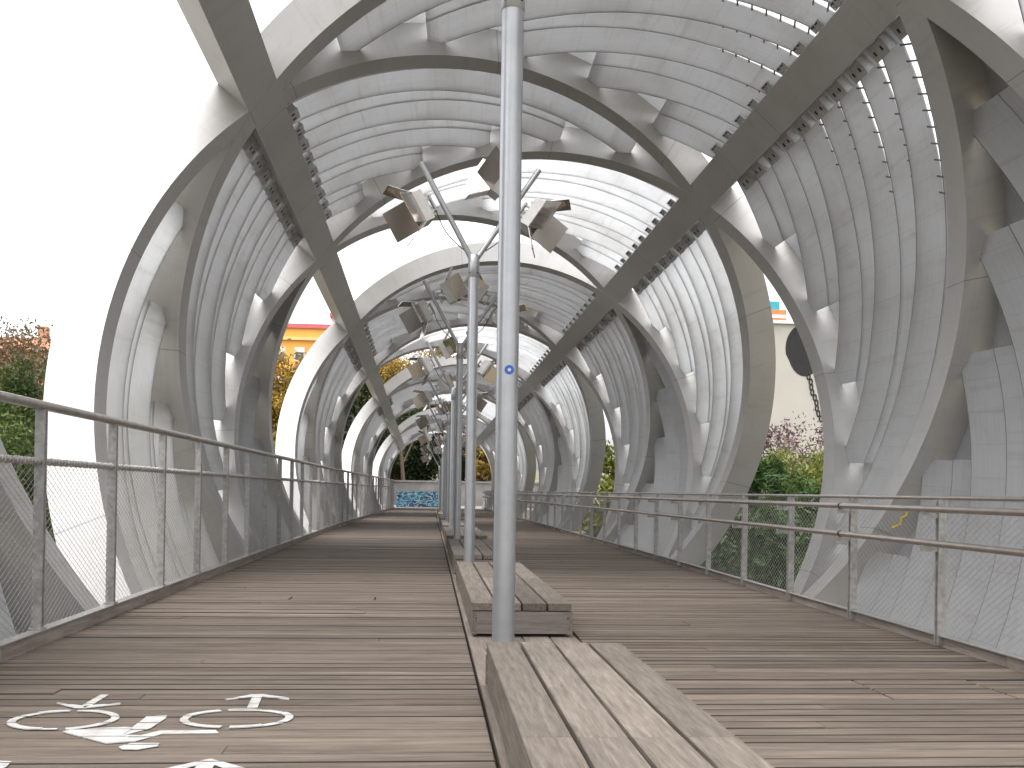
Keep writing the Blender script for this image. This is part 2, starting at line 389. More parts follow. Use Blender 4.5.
NS = 12; n_brackets = 0
K_IN, K_OUT = 1.040, 1.088
def panel(f, lo, tb, sgn, g, j, near, weave_shade=1):
    """a fan of overlapping slats parallel to rib family f between index lo and lo+1, starting at the beam at
    angle tb and running in direction sgn until rib j of the other family g; slats are cut to length in pairs"""
    mb = MB(); bks = []; th0 = tb + sgn * BH
    cnt = 0; q0 = RIBW / PT
    for m in range(NS):
        p0 = lo + q0 + (1 - q0) * m / NS; p1 = lo + q0 + (1 - q0) * (m + 1) / NS
        m2 = m // 2 * 2
        pc = lo + q0 + (1 - q0) * (m2 + 1.7) / NS
        te = (A[f] - A[g] + PT * (pc - j)) / (S[g] - S[f])
        if (te - th0) * sgn < 0.03: continue
        Yb = lineY(f, p0, th0); Ye = lineY(f, p0, te)
        if min(Yb, Ye) < -4.0 or max(Yb, Ye) > Y_MAX - 0.4: continue
        n = max(4, int(abs(te - th0) * rad(Yb) / 0.25))
        gw = (near * max(0.0, 1 - m * 0.13)) if near else 0.0
        ts = np.linspace(th0, te, n + 1)
        rows = {c: [] for c in 'abcdef'}; u = []
        jit = rng.normal(0, 0.0012); s0 = (m % 2) * 0.5; s1 = s0 + 0.5
        for q, t in enumerate(ts):
            dist = abs(t - th0) * rad(Yb)
            w = max(0.0, 1 - dist / 3.0)
            amp = (K_OUT - K_IN) * (1 - (0.97 if gw else 0.75) * w); kc = 1.064 - 0.010 * w
            ka = kc + amp * (0.5 - s0) + 0.005 + jit; kb = kc + amp * (0.5 - s1) - 0.004
            ov = 0.035 - (gw + 0.035) * (w if gw else 0)
            ya = lineY(f, p0, t); yb = lineY(f, p1, t) + ov
            rows['a'].append(P(t, ya, ka)); rows['b'].append(P(t, yb - 0.016, kb))
            rows['e'].append(P(t, yb, kb + 0.0006)); rows['f'].append(P(t, yb, kb + 0.006))
            rows['c'].append(P(t, yb - 0.016, kb + 0.004)); rows['d'].append(P(t, ya, ka + 0.004)); u.append(dist)
        uo = float(rng.uniform(0, 60)); vo = float(rng.uniform(0, 40)); u = [x + uo for x in u]
        ribbon(mb, (rows['a'], rows['b']), u, (vo, vo + 0.5)); ribbon(mb, (rows['b'], rows['e']), u, (vo + .5, vo + .52), 1)  # painted shadow line along the far edge
        ribbon(mb, (rows['e'], rows['f']), u, (vo + .5, vo + .52), 1); ribbon(mb, (rows['f'], rows['c']), u, (vo + .5, vo + .52), 1)
        ribbon(mb, (rows['c'], rows['d']), u, (vo, vo + 0.5)); ribbon(mb, (rows['d'], rows['a']), u, (vo, vo + 0.02))
        for jj in (0, -1): mb.add([rows[c][jj] for c in 'abcd'], [(0, 1, 2, 3)], [(uo, vo)] * 4)
        # closing plate from the cut end of each pair to the far rib
        if m % 2 == 0:
            pz1 = lo + q0 + (1 - q0) * (m + 2) / NS
            ra, rb, rc, rd, uu = [], [], [], [], []
            for pp in np.linspace(p0, pz1, 7):
                tr_ = (A[f] - A[g] + PT * (pp - j)) / (S[g] - S[f])
                if (te - tr_) * sgn > -0.004: ta, tb_ = te, te - sgn * 0.004
                else: ta, tb_ = te - sgn * 0.012, tr_ + sgn * 0.012
                for row, tt, kq in ((ra, ta, 1.098), (rb, tb_, 1.098), (rc, tb_, 1.101), (rd, ta, 1.101)): row.append(P(tt, lineY(f, pp, tt), kq))
                uu.append(pp * 3)
            ribbon(mb, (ra, rb), uu, (50, 50.5)); ribbon(mb, (rb, rc), uu, (50, 50.02)); ribbon(mb, (rc, rd), uu, (50, 50.5)); ribbon(mb, (rd, ra), uu, (50, 50.02))
        # clips bridging the open joint
        if gw > 0.02 and m < NS - 1:
            for q in np.arange(0.10, 2.9, 0.16):
                t = th0 + sgn * q / rad(Yb); w = 1 - q / 3.0
                gp = -(0.035 - (gw + 0.035) * w)
                if (te - t) * sgn < 0 or gp < 0.06: break
                y = lineY(f, p1, t)
                c = np.array(P(t, y - gp / 2, 1.0565)); tv = np.array(P(t + 0.003, y - gp / 2 + S[f] * 0.003, 1.0565)) - c; tv /= np.linalg.norm(tv)
                nrm = np.array([math.sin(t), 0, math.cos(t)]); ax = np.cross(tv, nrm)
                mb.obox(c, tv * 0.009, ax * (gp / 2 + 0.02), nrm * 0.005, 1)
        # bracket plates hooking the slat to the beam
        if Yb < 40:
            t = th0 + sgn * 0.10 / rad(Yb); pp = p0 + 0.5 * (p1 - p0); y = lineY(f, pp, t)
            kk = 1.036
            c = np.array(P(t, y, kk)); tv = np.array(P(t + sgn * 0.01, y, kk)) - c; tv /= np.linalg.norm(tv)
            nrm = np.array([math.sin(t), 0, math.cos(t)]); ax = np.cross(tv, nrm)
            bk = MB(); bks.append(bk)
            if abs(t) < BQ:                 # overhead only the tips of the hooks show
                for e in (-0.05, 0.05):
                    bk.obox(c + nrm * 0.05 + ax * e - tv * 0.06, tv * 0.04, ax * 0.007, nrm * 0.016)
                    bk.obox(c + nrm * 0.045 + ax * e - tv * 0.02, tv * 0.008, ax * 0.018, nrm * 0.014, 1)
                bk.obox(c + nrm * 0.06 - tv * 0.05, tv * 0.05, ax * 0.12, nrm * 0.008)
            else:
                bk.obox(c, tv * 0.10, ax * 0.155, nrm * 0.008)
                for e in (-0.075, 0.075):
                    bk.obox(c - nrm * 0.010 + tv * 0.01 + ax * e, tv * 0.026, ax * 0.012, nrm * 0.005, 1)
                    bk.obox(c + nrm * 0.05 + ax * e * 2, tv * 0.09, ax * 0.008, nrm * 0.05)
        cnt += 1
    if not cnt: return
    o = mb.build('slat_panel', [M[('slat_shaded', 'slat', 'slat_open')[weave_shade]], M['joint_shade_clip'], M['rib']], bridge)  # first choice is the slat with shade painted in
    global n_brackets
    if n_brackets + len(bks) <= 100 and lo >= 0 and Yb < 30 and bks:
        for bk in bks: bk.build('bracket', [M['bracket'], M['hole']], o)
        n_brackets += len(bks)
    elif bks:
        al = MB()
        for bk in bks:
            for f_, mi_ in zip(bk.f, bk.mi):
                al.add([bk.v[q] for q in f_], [tuple(range(len(f_)))], None, mi_)
        tag(al.build('brackets', [M['bracket'], M['hole']], o), kind='stuff')
for i in range(0, 10):
    nr = {1: 0.20}.get(i, 0.0)
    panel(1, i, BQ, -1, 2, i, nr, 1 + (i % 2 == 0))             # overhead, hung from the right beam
    if i % 2: panel(2, i, BT, 1, 1, i + 1, 0)           # overhead, hung from the left beam
    if i % 2: panel(1, i, BT, -1, 2, i + 1, 0)          # left wall, below the left beam
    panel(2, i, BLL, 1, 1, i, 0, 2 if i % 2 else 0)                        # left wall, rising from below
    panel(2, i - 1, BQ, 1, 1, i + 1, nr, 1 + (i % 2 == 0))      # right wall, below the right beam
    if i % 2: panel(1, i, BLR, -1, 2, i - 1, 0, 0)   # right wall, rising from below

# yellow scribble on the dark flank of a near rib
g = MB()
pts = [(109.0, 1.062), (109.5, 1.048), (110.2, 1.056), (110.9, 1.046), (111.6, 1.055), (112.6, 1.040)]
w_ = [P(R(a), lineY(2, 0, R(a)) - 0.006, k) for a, k in pts]
g.tube(w_, 0.011, 5)
tag(g.build('graffiti_scribble', M['yellow'], ribs[2, 0]), 'small yellow scribble on the rib flank')

# ------------------------------------------------------------------ ground and deck
DL0, DR0 = -2.40, 3.47
def edge_l(y): return DL0 + max(0, y - 26) * 0.0175
def edge_r(y): return DR0 - max(0, y - 14) * 0.0125
Y0, Y1 = -3.0, 54.0

gd = MB()
def gz(x, y):
    h = -4.2
    t = min(1, max(0, (y - 40) / 14)); h += (4.13) * t * t * (3 - 2 * t)
    s_ = min(1, max(0, (abs(x) - 12) / 30)); h += 1.4 * s_ * (1 - t)
    f_ = min(1, max(0, (y - 74) / 60)); h += 4.0 * f_
    return h
xs = sorted(set(list(np.linspace(-60, 60, 49)) + [-1500, -600, -250, -120, 120, 250, 600, 1500]))
ys = sorted(set(list(np.linspace(-20, 160, 91)) + [-1500, -500, -120, 240, 500, 1500]))
gv = [(x, y, gz(x, y)) for y in ys for x in xs]; nx = len(xs)
gd.add(gv, [(j * nx + i, j * nx + i + 1, (j + 1) * nx + i + 1, (j + 1) * nx + i) for j in range(len(ys) - 1) for i in range(nx - 1)], None, 0, 0.5, True)
tag(gd.build('ground', M['grass']), kind='structure')
pz = MB(); pz.box(-4.5, 6.0, 54.02, 66, -0.4, -0.02)
tag(pz.build('plaza', M['concrete']), kind='structure')

CX0, CX1 = 0.275, 1.035        # centre strip under the benches
deck = MB(); pitch = 0.122; k = 0
y = Y0
cut_rows = [(4.80, 5.24, 2.31), (4.80, 5.24, 2.96), (9.03, 9.30, -1.245), (9.03, 9.30, -0.485), (13.9, 14.3, 1.9), (16.2, 16.5, -1.3), (7.4, 7.7, 2.0)]
while y < Y1 - 0.02:
    gap = float(rng.choice([0.008, 0.010, 0.012, 0.016, 0.022], p=[.28, .27, .22, .15, .08]))
    for (a, b) in ((edge_l(y), CX0 - 0.018), (CX1 + 0.004, edge_r(y))):
        cuts = [c[2] for c in cut_rows if c[0] <= y <= c[1] and a < c[2] < b]
        js = [a] + sorted(cuts) + [b]
        joint = rng.uniform(a + 0.5, b - 0.5)
        if not cuts and rng.random() < 0.22: js = [a, joint, b]
        grimy = rng.random() < 0.78
        base = np.clip(rng.normal(0.5, 0.19), 0.02, 0.98)
        for q in range(len(js) - 1):
            t = float(np.clip(base + rng.normal(0, 0.07), 0, 1))
            hh = rng.normal(0, 0.0012)
            e0 = 0.006 if cuts and q > 0 else (0.001 if q > 0 else 0); e1 = 0.006 if cuts and q < len(js) - 2 else (0.001 if q < len(js) - 2 else 0)
            deck.bbox(js[q] + e0, js[q + 1] - e1, y, y + pitch - gap, -0.045, hh, 0.0035, 0, t, 3 if grimy else None)
    y += pitch
# lengthwise boards of the centre strip
for q in range(4):
    x0 = CX0 + q * 0.19; yy = Y0
    while yy < Y1 - 0.1:
        ln = min(rng.uniform(2.6, 4.2), Y1 - yy)
        deck.bbox(x0, x0 + 0.181, yy, yy + ln - 0.004, -0.045, -0.004 + rng.normal(0, 0.001), 0.003, 1, float(np.clip(rng.normal(0.5, 0.15), 0, 1)))
        yy += ln
# dark structure below the boards
for a in np.arange(Y0, Y1 - 0.1, 3.0):
    b = min(a + 3.0, Y1)
    deck.box(edge_l((a + b) / 2) - 0.05, edge_r((a + b) / 2) + 0.05, a, b, -0.45, -0.075, 2)
tag(deck.build('deck', [M['deck'], M['deck_long'], M['under'], M['grime']]), kind='structure')

# ------------------------------------------------------------------ painted markings: convex pieces clipped board by board
def clip(poly, y0, y1):
    for sgn, lim in ((1, y0), (-1, y1)):
        out = []
        for i in range(len(poly)):
            p, q = poly[i], poly[(i + 1) % len(poly)]
            dp, dq = sgn * (p[1] - lim), sgn * (q[1] - lim)
            if dp >= 0: out.append(p)
            if dp * dq < 0:
                t = dp / (dp - dq); out.append((p[0] + t * (q[0] - p[0]), p[1] + t * (q[1] - p[1])))
        poly = out
        if not poly: return []
    return poly
def painted(name, pieces, label, cat):
    mb = MB()
    for pi_, poly in enumerate(pieces):
        zz = 0.00025 * (pi_ % 14)
        ylo, yhi = min(p[1] for p in poly), max(p[1] for p in poly)
        r0 = int(math.floor((ylo - Y0) / pitch)); r1 = int(math.floor((yhi - Y0) / pitch))
        for r_ in range(r0, r1 + 1):
            a = Y0 + r_ * pitch
            c = clip(poly, a + 0.003, a + pitch - 0.011)
            if len(c) >= 3:
                ar = sum(c[i][0] * c[(i + 1) % len(c)][1] - c[(i + 1) % len(c)][0] * c[i][1] for i in range(len(c)))
                if ar < 0: c = c[::-1]
                if abs(ar) < 1e-6: continue
                n = len(c); z0, z1 = 0.0036, 0.0052 + zz
                mb.add([(p[0], p[1], z0) for p in c] + [(p[0], p[1], z1) for p in c],
                       [tuple(range(n, 2 * n))] + [(i, (i + 1) % n, n + (i + 1) % n, n + i) for i in range(n)])
    return tag(mb.build(name, M['paint']), label, cat)
def ring(cx, cy, rx, ry, w, gaps=()):
    out = []; n = 40
    for i in range(n):
        if i in gaps: continue
        a, b = 2 * math.pi * i / n, 2 * math.pi * (i + 1) / n
        o = [(cx + rx * math.cos(t), cy + ry * math.sin(t)) for t in (a, b)]
        q = [(cx + (rx - w) * math.cos(t), cy + (ry - w) * math.sin(t)) for t in (b, a)]
        out.append(o + q)
    return out
pieces = ring(-1.527, 4.377, 0.222, 0.190, 0.034, (10, 31)) + ring(-0.812, 4.395, 0.238, 0.182, 0.034, (12, 29))
pieces += [[(-1.673, 4.694), (-1.557, 4.596), (-1.516, 4.595), (-1.54, 4.645), (-1.673, 4.714)],
           [(-1.516, 4.595), (-1.384, 4.672), (-1.394, 4.705), (-1.511, 4.655)],
           [(-1.545, 4.640), (-1.505, 4.655), (-1.500, 4.887), (-1.539, 4.887)],
           [(-0.939, 4.777), (-0.843, 4.883), (-0.815, 4.888), (-0.823, 4.835), (-0.925, 4.768)],
           [(-0.815, 4.888), (-0.785, 4.890), (-0.649, 4.810), (-0.643, 4.768), (-0.779, 4.836), (-0.823, 4.835)],
           [(-0.823, 4.838), (-0.779, 4.838), (-0.760, 4.594), (-0.806, 4.594)],
           [(-1.454, 4.153), (-1.436, 4.189), (-1.232, 4.229), (-1.200, 4.10), (-1.128, 3.997), (-1.225, 3.966)],
           [(-1.232, 4.229), (-1.198, 4.217), (-1.199, 4.10)],
           [(-1.205, 4.215), (-1.202, 4.438), (-1.121, 4.455), (-1.112, 4.396), (-1.127, 4.216), (-1.199, 4.10)],
           [(-1.199, 4.110), (-1.133, 4.096), (-1.128, 3.997), (-1.21, 4.0)],
           [(-1.133, 4.096), (-1.080, 4.173), (-1.054, 4.120), (-1.128, 3.997)],
           [(-1.080, 4.173), (-0.857, 4.180), (-0.834, 4.127), (-1.054, 4.120)],
           [(-1.164, 3.918), (-1.133, 3.974), (-1.027, 3.971), (-1.020, 3.924), (-1.082, 3.875), (-1.141, 3.881)]]
painted('bicycle_marking', pieces, 'white bicycle and rider symbol painted across the left-hand deck boards', 'floor marking')
painted('arrow_marking', [[(-0.915, 3.615), (-0.797, 3.733), (-0.782, 3.741), (-0.782, 3.690), (-0.85, 3.612)],
                          [(-0.782, 3.741), (-0.640, 3.620), (-0.71, 3.615), (-0.782, 3.690)],
                          [(-0.812, 3.69), (-0.752, 3.69), (-0.745, 3.0), (-0.820, 3.0)]],
        'white painted arrow cut off by the lower edge, nearer than the bicycle symbol', 'floor marking')
painted('line_marking', [[(-1.60, 3.742), (-1.478, 3.724), (-1.467, 3.651), (-1.5, 3.5), (-1.60, 3.5)]],
        'sliver of white deck paint at the lower left corner of the photo', 'floor marking')

# ------------------------------------------------------------------ benches
def bench(y0, y1, label):
    xa, xb = 0.30, 0.995; H = 0.23
    root = empty('timber_bench', (0, y0, 0), label, 'bench', 'low timber benches along the middle of the deck')
    w = (xb - xa + 0.012) / 4
    nseg = max(1, round((y1 - y0) / 2.0)); L = (y1 - y0) / nseg
    for s in range(nseg):
        for q in range(4):
            mb = MB()
            x0 = xa + q * w
            mb.bbox(x0, x0 + w - 0.017, s * L + 0.002, (s + 1) * L - 0.002, H - 0.052, H + rng.normal(0, 0.001), 0.004, 0, float(np.clip(rng.normal(0.55, 0.16), 0.05, 0.95)))
            mb.build('seat_plank', M['bench'], root)
    for x0, x1 in ((xa + 0.004, xa + 0.034), (xb - 0.034, xb - 0.004)):
        mb = MB()
        for s in range(nseg): mb.bbox(x0, x1, s * L + 0.003, (s + 1) * L - 0.003, 0.012, H - 0.062, 0.002, 0, 0.45 + 0.2 * rng.random())
        mb.build('side_board', M['bench'], root)
    for yy, sg in ((0.004, -1), (y1 - y0 - 0.034, 1)):
        mb = MB(); mb.bbox(xa - 0.004, xb + 0.004, yy, yy + 0.03, 0.018, H - 0.060, 0.003, 0, 0.5)
        e = mb.build('end_board', M['bench_side'], root)
        if sg < 0:
            sc = MB()
            for x in (xa + 0.03, xb - 0.03):
                sc.tube([(x, yy - 0.003, H - 0.105), (x, yy + 0.004, H - 0.105)], 0.006, 8)
            sc.build('screw_head', M['hole'], e)
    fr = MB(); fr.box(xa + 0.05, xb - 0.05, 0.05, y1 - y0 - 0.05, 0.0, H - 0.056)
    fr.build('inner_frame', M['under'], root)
bys = [(1.15, 5.10), (6.87, 10.85), (11.98, 15.95), (17.1, 21.05), (22.2, 26.15), (27.3, 31.25), (32.4, 36.35), (37.5, 41.45)]
ordn = ['nearest timber bench running out of the lower edge of the photo', 'timber bench with its end board visible right behind the nearest light pole',
        'third timber bench, beginning behind the second light pole', 'fourth timber bench from the front, between the rows of light poles',
        'fifth timber bench from the front, a thin sliver behind the poles', 'sixth timber bench from the front along the pole line',
        'seventh timber bench from the front along the pole line', 'farthest timber bench near the end of the deck']
for (a, b), l in zip(bys, ordn): bench(a, b, l)

# ------------------------------------------------------------------ light poles
def unit(v): v = np.asarray(v, float); return v / np.linalg.norm(v)
def floodlight(parent, c, along, out, s):
    """box lamp with its fins and four mirrored barn doors; along = arm direction, out = aiming direction"""
    c = np.asarray(c, float); a = unit(along); o = unit(np.asarray(out, float) - a * np.dot(out, a)); t = np.cross(a, o)
    mb = MB()
    mb.obox(c, a * 0.155 * s, o * 0.048 * s, t * 0.115 * s)
    for q in (-0.09, -0.03, 0.03, 0.09): mb.obox(c - o * 0.058 * s + a * q * s, a * 0.008 * s, o * 0.014 * s, t * 0.1 * s)
    mb.obox(c + o * 0.052 * s, a * 0.162 * s, o * 0.008 * s, t * 0.122 * s)
    h = mb.build('floodlight', M['lampbody'], parent)
    ml = MB(); ml.obox(c + o * 0.063 * s, a * 0.13 * s, o * 0.004 * s, t * 0.095 * s); ml.build('lamp_glass', M['glass'], h)
    yk = MB()
    for q in (-1, 1):
        yk.obox(c + a * 0.06 * q * s - o * 0.09 * s, a * 0.010 * s, o * 0.055 * s, t * 0.012 * s)
    yk.obox(c - o * 0.145 * s, a * 0.085 * s, o * 0.010 * s, t * 0.02 * s)
    yk.build('mounting_yoke', M['galv'], h)
    for e, wdir, half, dist, ln in ((a, t, 0.125, 0.160, 0.115), (-a, t, 0.125, 0.160, 0.115), (t, a, 0.165, 0.122, 0.13), (-t, a, 0.165, 0.122, 0.13)):
        an = R(random.uniform(24, 52)); dr = unit(o * math.cos(an) + e * math.sin(an)); nr = unit(np.cross(dr, wdir))
        fl = MB(); cc = c + e * dist * s + o * 0.06 * s + dr * ln * s
        fl.obox(cc, dr * ln * s, wdir * half * s * random.uniform(0.9, 1.02), nr * 0.004 * s)
        fl.build('barn_door', M['mirror'], h)
def pole(Y, X, zj, r, label, tilt=0.0, full=True):
    root = empty('light_pole', (X, Y, 0), label, 'light pole', 'light poles in a row along the deck')
    mb = MB(); mb.tube([(0, 0, 0), (0, 0, zj * 0.5), (0, 0, zj - 0.22)], [r, r * 0.99, r * 0.98], 28); mb.build('pole', M['pole'], root)
    mb = MB(); mb.tube([(0, 0, 0.0), (0, 0, 0.012)], r * 1.55, 20); mb.build('base_plate', M['galv'], root)
    mb = MB(); mb.tube([(0, 0, zj - 0.23), (0, 0, zj - 0.225), (0, 0, zj + 0.02), (0, 0, zj + 0.03)], [r * 0.98, r * 1.06, r * 1.06, r * 0.9], 28)
    sv = mb.build('pole_sleeve', M['pole'], root)
    mb = MB()
    for an in (-0.75, 0.75, 2.4, -2.4):
        d = np.array([math.sin(an), -math.cos(an), 0])
        mb.tube([d * r * 1.02 + (0, 0, zj - 0.18), d * r * 1.14 + (0, 0, zj - 0.18)], 0.008, 8)
    mb.build('bolt_ring', M['hole'], sv)
    k = min(1.0, 0.72 + zj * 0.077)
    for sg, dx in ((-1, -0.62), (1, 0.74)):
        top = np.array([dx * k, 0.05 * sg, zj + 1.05 * k]); base = np.array([0.02 * sg, 0, zj - 0.03])
        ad = unit(top - base); ln = np.linalg.norm(top - base)
        mb = MB(); mb.tube([base, base + ad * ln], r * 0.50, 14); arm = mb.build('arm', M['pole'], root)
        side = unit(np.cross(ad, (0, 1, 0)))       # perpendicular to the arm, in the plane of the V
        if np.dot(side, (0, 0, 1)) < 0: side = -side
        down = -side
        for dist, sd, fwd in ((0.62, down, -0.35), (0.70, side, -0.15)):
            if sd is side and sg < 0 and full == 'open': continue
            c = base + ad * ln * (dist) + sd * 0.255 * k + np.array([0, -0.03, 0])
            floodlight(arm, c, ad, sd + np.array([0, fwd, -0.25]), k * 1.14)
        cb = MB(); p0 = base + ad * ln * 0.12 + down * r * 0.5; p1 = base + ad * ln * 0.55 + down * 0.10
        pts = [p0 + (p1 - p0) * t + down * 0.05 * math.sin(t * math.pi) for t in np.linspace(0, 1, 7)]
        cb.tube(pts, 0.006, 6); cb.build('cable', M['black'], arm)
    return root
poles = [(6.30, 0.475, 4.27, 0.071), (11.40, 0.457, 3.66, 0.061), (16.5, 0.455, 3.40, 0.057), (21.6, 0.475, 3.18, 0.055), (26.7, 0.475, 2.98, 0.054),
         (31.8, 0.47, 2.74, 0.053), (36.9, 0.46, 2.48, 0.052), (42.0, 0.45, 2.28, 0.051), (47.1, 0.44, 2.1, 0.050)]
pl = ['thick grey light pole nearest the camera with a small blue sticker', 'second light pole with forked arms and mirrored floodlights high against the slats',
      'third light pole, its floodlights just below those of the second', 'fourth light pole counting from the nearest, forked arms with floodlights',
      'fifth light pole counting from the nearest, partly hidden by nearer poles', 'sixth light pole counting from the nearest, thin and far down the deck',
      'seventh light pole counting from the nearest, thin and far down the deck', 'eighth light pole counting from the nearest, close to the far opening',
      'farthest light pole at the end of the row']
for n, ((Y, X, zj, r), l) in enumerate(zip(poles, pl)):
    root = pole(Y, X, zj, r, l, full='open' if n == 1 else True)
    if n == 0:
        mb = MB(); an = 0.10; d = np.array([math.sin(an), -math.cos(an), 0])
        mb.tube([d * (r - 0.004) + (0, 0, 1.76), d * (r + 0.0012) + (0, 0, 1.76)], 0.030, 20)
        st = mb.build('sticker', M['bluesticker'], root)
        mb = MB(); mb.tube([d * (r + 0.001) + (0, 0, 1.76), d * (r + 0.0022) + (0, 0, 1.76)], 0.012, 5)
        mb.build('sticker_emblem', M['lampbody'], st)

# ------------------------------------------------------------------ railings
def wire_mesh(mb, xf, zlo, zhi, ya, yb, cell, slope, r):
    H = zhi - zlo; dy = H / slope
    for sg in (1, -1):
        y = ya - dy
        while y < yb + dy:
            a, b = (y, y + dy) if sg > 0 else (y + dy, y)
            # clip to the run
            za, zb = zlo, zhi
            if min(a, b) < ya or max(a, b) > yb:
                t0, t1 = 0.0, 1.0
                for lim, s_ in ((ya, 1), (yb, -1)):
                    da, db = s_ * (a - lim), s_ * (b - lim)
                    if da < 0 and db < 0: t0, t1 = 1, 0
                    elif da < 0: t0 = max(t0, da / (da - db))
                    elif db < 0: t1 = min(t1, da / (da - db))
                if t1 - t0 < 0.02: y += cell; continue
                a, b, za, zb = a + (b - a) * t0, a + (b - a) * t1, zlo + H * t0, zlo + H * t1
            p, q = np.array((xf(a) + sg * r, a, za)), np.array((xf(b) + sg * r, b, zb))
            d = unit(q - p); n1 = np.array([1.0, 0, 0]); n2 = np.cross(d, n1)
            vs_ = [c + rr for c in (p, q) for rr in (n1 * r, -0.5 * n1 * r + 0.87 * n2 * r, -0.5 * n1 * r - 0.87 * n2 * r)]
            mb.add(vs_, [(0, 1, 4, 3), (1, 2, 5, 4), (2, 0, 3, 5)], None, 0, 0.5, True)
            y += cell
def xl(y): return edge_l(y) - 0.02
def xr(y): return edge_r(y) - 0.05
lr = empty('railing', (xl(6), 6, 0), 'tall left-hand railing of flat steel posts, two rails and wire netting', 'railing')
lr.location = (0, 0, 0)
ysr = list(np.arange(-2.6, 54, 1.0)) + [53.9]
mb = MB(); mb.tube([(xl(y), y, 1.49) for y in ysr] , 0.030, 14); mb.build('top_rail', M['rail'], lr)
mb = MB(); mb.tube([(xl(y), y, 1.14) for y in ysr], 0.021, 12); mr = mb.build('mid_rail', M['rail'], lr)
mb = MB(); hp = []
for y in np.arange(4.2, 26, 0.012):
    a = y / 0.055 * 2 * math.pi / 1.0
    hp.append((xl(y) + 0.0245 * math.cos(a), y, 1.14 + 0.0245 * math.sin(a)))
mb.tube(hp, 0.0042, 4); mb.build('rope_wrap', M['wire'], mr)
for q, y in enumerate(np.arange(6.45 - 1.42 * 6, 54, 1.42)):
    mb = MB()
    for dd in (-0.018, 0.018): mb.box(xl(y) - 0.030, xl(y) + 0.030, y + dd - 0.006, y + dd + 0.006, 0.02, 1.465)
    mb.box(xl(y) - 0.022, xl(y) + 0.022, y - 0.012, y + 0.012, 1.09, 1.11); mb.box(xl(y) - 0.04, xl(y) + 0.04, y - 0.05, y + 0.05, 0.095, 0.105)
    mb.build('post', M['galv'], lr)
mb = MB()
for a in np.arange(-2.7, 54, 2.84):
    b = min(a + 2.836, 54); x0 = xl((a + b) / 2)
    v = []
    for yy in (a, b):
        v += [(xl(yy) - 0.05, yy, -0.02), (xl(yy) + 0.045, yy, -0.02), (xl(yy) + 0.045, yy, 0.085), (xl(yy) - 0.05, yy, 0.085)]
    mb.add(v, [(0, 1, 2, 3), (7, 6, 5, 4), (1, 5, 6, 2), (2, 6, 7, 3), (3, 7, 4, 0), (0, 4, 5, 1)], None, 0, float(rng.uniform(.3, .75)))
kb = mb.build('kerb_board', M['kerb'], lr)
mb = MB()
for a in np.arange(-2.7, 54, 2.0):
    b = min(a + 2.0, 54); v = []
    for yy in (a, b): v += [(xl(yy) - 0.03, yy, 0.087), (xl(yy) + 0.05, yy, 0.087), (xl(yy) + 0.05, yy, 0.094), (xl(yy) - 0.03, yy, 0.094)]
    mb.add(v, [(0, 1, 2, 3), (7, 6, 5, 4), (1, 5, 6, 2), (2, 6, 7, 3), (3, 7, 4, 0), (0, 4, 5, 1)])
mb.build('kerb_cap', M['galv'], kb)
mb = MB(); wire_mesh(mb, lambda y: xl(y) - 0.012, 0.09, 1.125, 3.5, 53.8, 0.080, 0.56, 0.0015)
mb.build('wire_netting', M['wire'], lr)

rr_ = empty('railing', (0, 0, 0), 'lower right-hand railing with two shiny handrails on brackets and wire netting', 'railing')
mb = MB(); mb.tube([(xr(y), y, 1.0) for y in ysr], 0.015, 10); mb.build('top_rail', M['stainless'], rr_)
for z in (0.925, 0.70):
    mb = MB(); mb.tube([(xr(y) - 0.115, y, z) for y in ysr], 0.0225, 14); mb.build('handrail', M['stainless'], rr_)
for q, y in enumerate(np.arange(6.45 - 1.40 * 6, 54, 1.40)):
    x = xr(y); mb = MB()
    for dd in (-0.019, 0.019): mb.box(x - 0.028, x + 0.028, y + dd - 0.006, y + dd + 0.006, 0.02, 0.99)
    mb.box(x - 0.022, x + 0.022, y - 0.0125, y + 0.0125, 0.55, 0.57)
    p = mb.build('post', M['galv'], rr_)
    for z in (0.925, 0.70):
        bk = MB()
        bk.box(x - 0.135, x - 0.024, y - 0.014, y + 0.014, z - 0.060, z - 0.030); bk.box(x - 0.135, x - 0.095, y - 0.022, y + 0.022, z - 0.032, z - 0.018)
        bk.build('handrail_bracket', M['galv'], p)
    if q == 7:
        for z in (0.925, 0.70):
            bk = MB(); bk.tube([(x - 0.115, y - 0.035, z), (x - 0.115, y - 0.015, z)], 0.0255, 14)
            bk.build('joint_sleeve', M['black'], p)
mb = MB()
for a in np.arange(-2.7, 54, 2.8):
    b = min(a + 2.796, 54); v = []
    for yy in (a, b):
        v += [(edge_r(yy) - 0.035, yy, -0.02), (edge_r(yy) + 0.02, yy, -0.02), (edge_r(yy) + 0.02, yy, 0.075), (edge_r(yy) - 0.035, yy, 0.075)]
    mb.add(v, [(0, 1, 2, 3), (7, 6, 5, 4), (1, 5, 6, 2), (2, 6, 7, 3), (3, 7, 4, 0), (0, 4, 5, 1)], None, 0, float(rng.uniform(.3, .75)))
kb = mb.build('kerb_board', M['kerb'], rr_)
mb = MB()
for a in np.arange(-2.7, 54, 2.0):
    b = min(a + 2.0, 54); v = []
    for yy in (a, b): v += [(edge_r(yy) - 0.07, yy, 0.077), (edge_r(yy) - 0.02, yy, 0.077), (edge_r(yy) - 0.02, yy, 0.083), (edge_r(yy) - 0.07, yy, 0.083)]
    mb.add(v, [(0, 1, 2, 3), (7, 6, 5, 4), (1, 5, 6, 2), (2, 6, 7, 3), (3, 7, 4, 0), (0, 4, 5, 1)])
mb.build('kerb_cap', M['galv'], kb)
